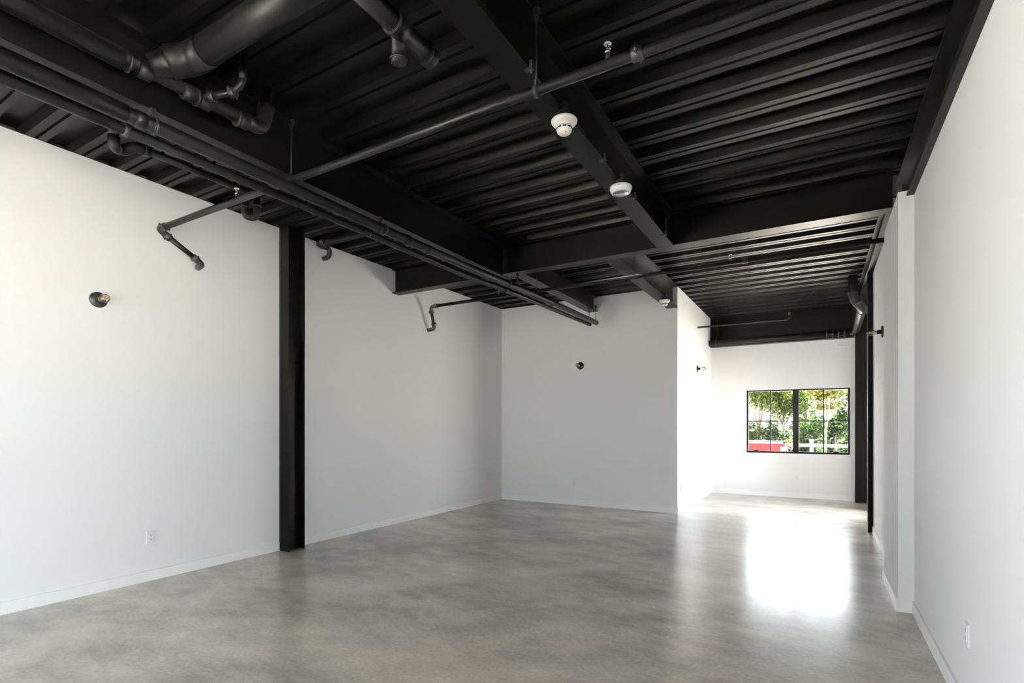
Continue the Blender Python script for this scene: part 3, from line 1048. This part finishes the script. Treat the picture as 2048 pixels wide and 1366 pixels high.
# trees
def leaves(bm, blobs, n, size, seed):
    rnd = random.Random(seed)
    vol = [b[3] * b[4] * b[5] for b in blobs]
    tot = sum(vol)
    for (cx, cy, cz, rx, ry, rz), v in zip(blobs, vol):
        for _ in range(int(n * v / tot)):
            while True:
                p = V((rnd.uniform(-1, 1), rnd.uniform(-1, 1), rnd.uniform(-1, 1)))
                if 0.12 < p.length_squared < 1:
                    break
            p = p * (0.72 + 0.28 * rnd.random()) if p.length > 0.6 else p
            c = V((cx + p.x * rx, cy + p.y * ry, cz + p.z * rz))
            s = size * rnd.uniform(0.6, 1.3)
            q = Matrix.Rotation(rnd.uniform(0, 6.28), 3, 'Z') @ Matrix.Rotation(rnd.uniform(-1.1, 1.1), 3, 'X') @ Matrix.Rotation(rnd.uniform(0, 6.28), 3, 'Z')
            pts_ = ((-0.5, 0, 0), (0, -0.32, 0.06), (0.55, 0, 0), (0, 0.32, 0.06))
            f = [bm.verts.new(c + q @ V(a) * s) for a in pts_]
            bm.faces.new(f)


def tree(label, x, y, h, r, m, seed, n=2600, size=0.15, trunk='bark', tr=0.07, low=0.45, cat='tree', name='tree'):
    rnd = random.Random(seed)
    t = thing(name, label, cat, (x, y, GZ), 'trees and shrubs outside the window')
    blobs = []
    for i in range(9):
        a = rnd.uniform(0, 6.28)
        k = rnd.random() ** 0.5
        zz = GZ + h * rnd.uniform(low, 0.86)
        rr = r * rnd.uniform(0.42, 0.66)
        blobs.append((x + math.cos(a) * r * 0.6 * k, y + math.sin(a) * r * 0.5 * k, zz, rr, rr, rr * 0.8))

    bm = bmesh.new()
    leaves(bm, blobs, n, size, seed)
    me = bpy.data.meshes.new('crown')
    off = base_of(t)
    for v in bm.verts:
        v.co -= off
    bm.to_mesh(me)
    bm.free()
    me.materials.append(M[m])
    o = bpy.data.objects.new('crown', me)
    o.parent = t
    COL.objects.link(o)

    def tk(bm):
        cyl(bm, (x, y, GZ), (x + 0.05, y, GZ + h * 0.55), tr, tr * 0.6, seg=10)
        for b in blobs[:5]:
            cyl(bm, (x + 0.03, y, GZ + h * 0.38), (b[0], b[1], b[2]), tr * 0.5, tr * 0.15, seg=6)
    mk('trunk', trunk, t, tk)


tree('leafy green tree at the left edge of the window view', -1.98, 21.7, 4.4, 1.0, 'leafa', 1, 3600, 0.13, low=0.62)
tree('full light green tree left of the thick window mullion', -1.30, 24.3, 4.7, 1.3, 'leafa', 2, 6000, 0.13, low=0.36)
tree('dark green tree behind the thick window mullion', -0.55, 27.5, 4.9, 1.3, 'leafb', 3, 3600, 0.14, low=0.35)
tree('yellow-green tree with a pale trunk right of the mullion', 0.18, 21.0, 4.2, 0.85, 'leafc', 4, 2600, 0.11, trunk='palebark', tr=0.05, low=0.58)
tree('sparse green tree at the right edge of the window view', 1.15, 23.5, 3.7, 0.9, 'leafb', 5, 900, 0.14, low=0.5)
tree('deep green tree left of the window view', -4.2, 24.5, 4.8, 1.5, 'leafb', 6, 3000, 0.16, low=0.35)
tree('green tree right of the window view', 3.6, 24.0, 4.6, 1.4, 'leafa', 13, 2600, 0.16, low=0.4)
SH = dict(low=0.22, cat='shrub', name='shrub')
tree('bushy green shrub behind the truck at the left edge of the window view', -2.15, 20.9, 2.25, 0.75, 'leafa', 7, 3000, 0.10, **SH)
tree('dark green shrub under the light green tree', -1.30, 21.6, 2.5, 0.75, 'leafb', 12, 3200, 0.11, **SH)
tree('low yellow-green shrub behind the truck tail', -0.90, 20.3, 1.5, 0.42, 'leafc', 8, 1300, 0.09, **SH)
tree('dark green shrub right of the mullion behind the fence', -0.30, 22.6, 2.6, 0.72, 'leafb', 9, 3000, 0.11, **SH)
tree('dark green shrub at the foot of the pale trunk', 0.50, 24.0, 2.6, 0.7, 'leafb', 14, 2600, 0.12, **SH)
tree('dark green shrub at the right edge of the window view', 0.95, 21.2, 1.9, 0.55, 'leafb', 10, 2000, 0.10, **SH)
tree('green shrub beside the fence right of the window view', 2.4, 20.8, 2.0, 0.7, 'leafa', 11, 1500, 0.12, **SH)
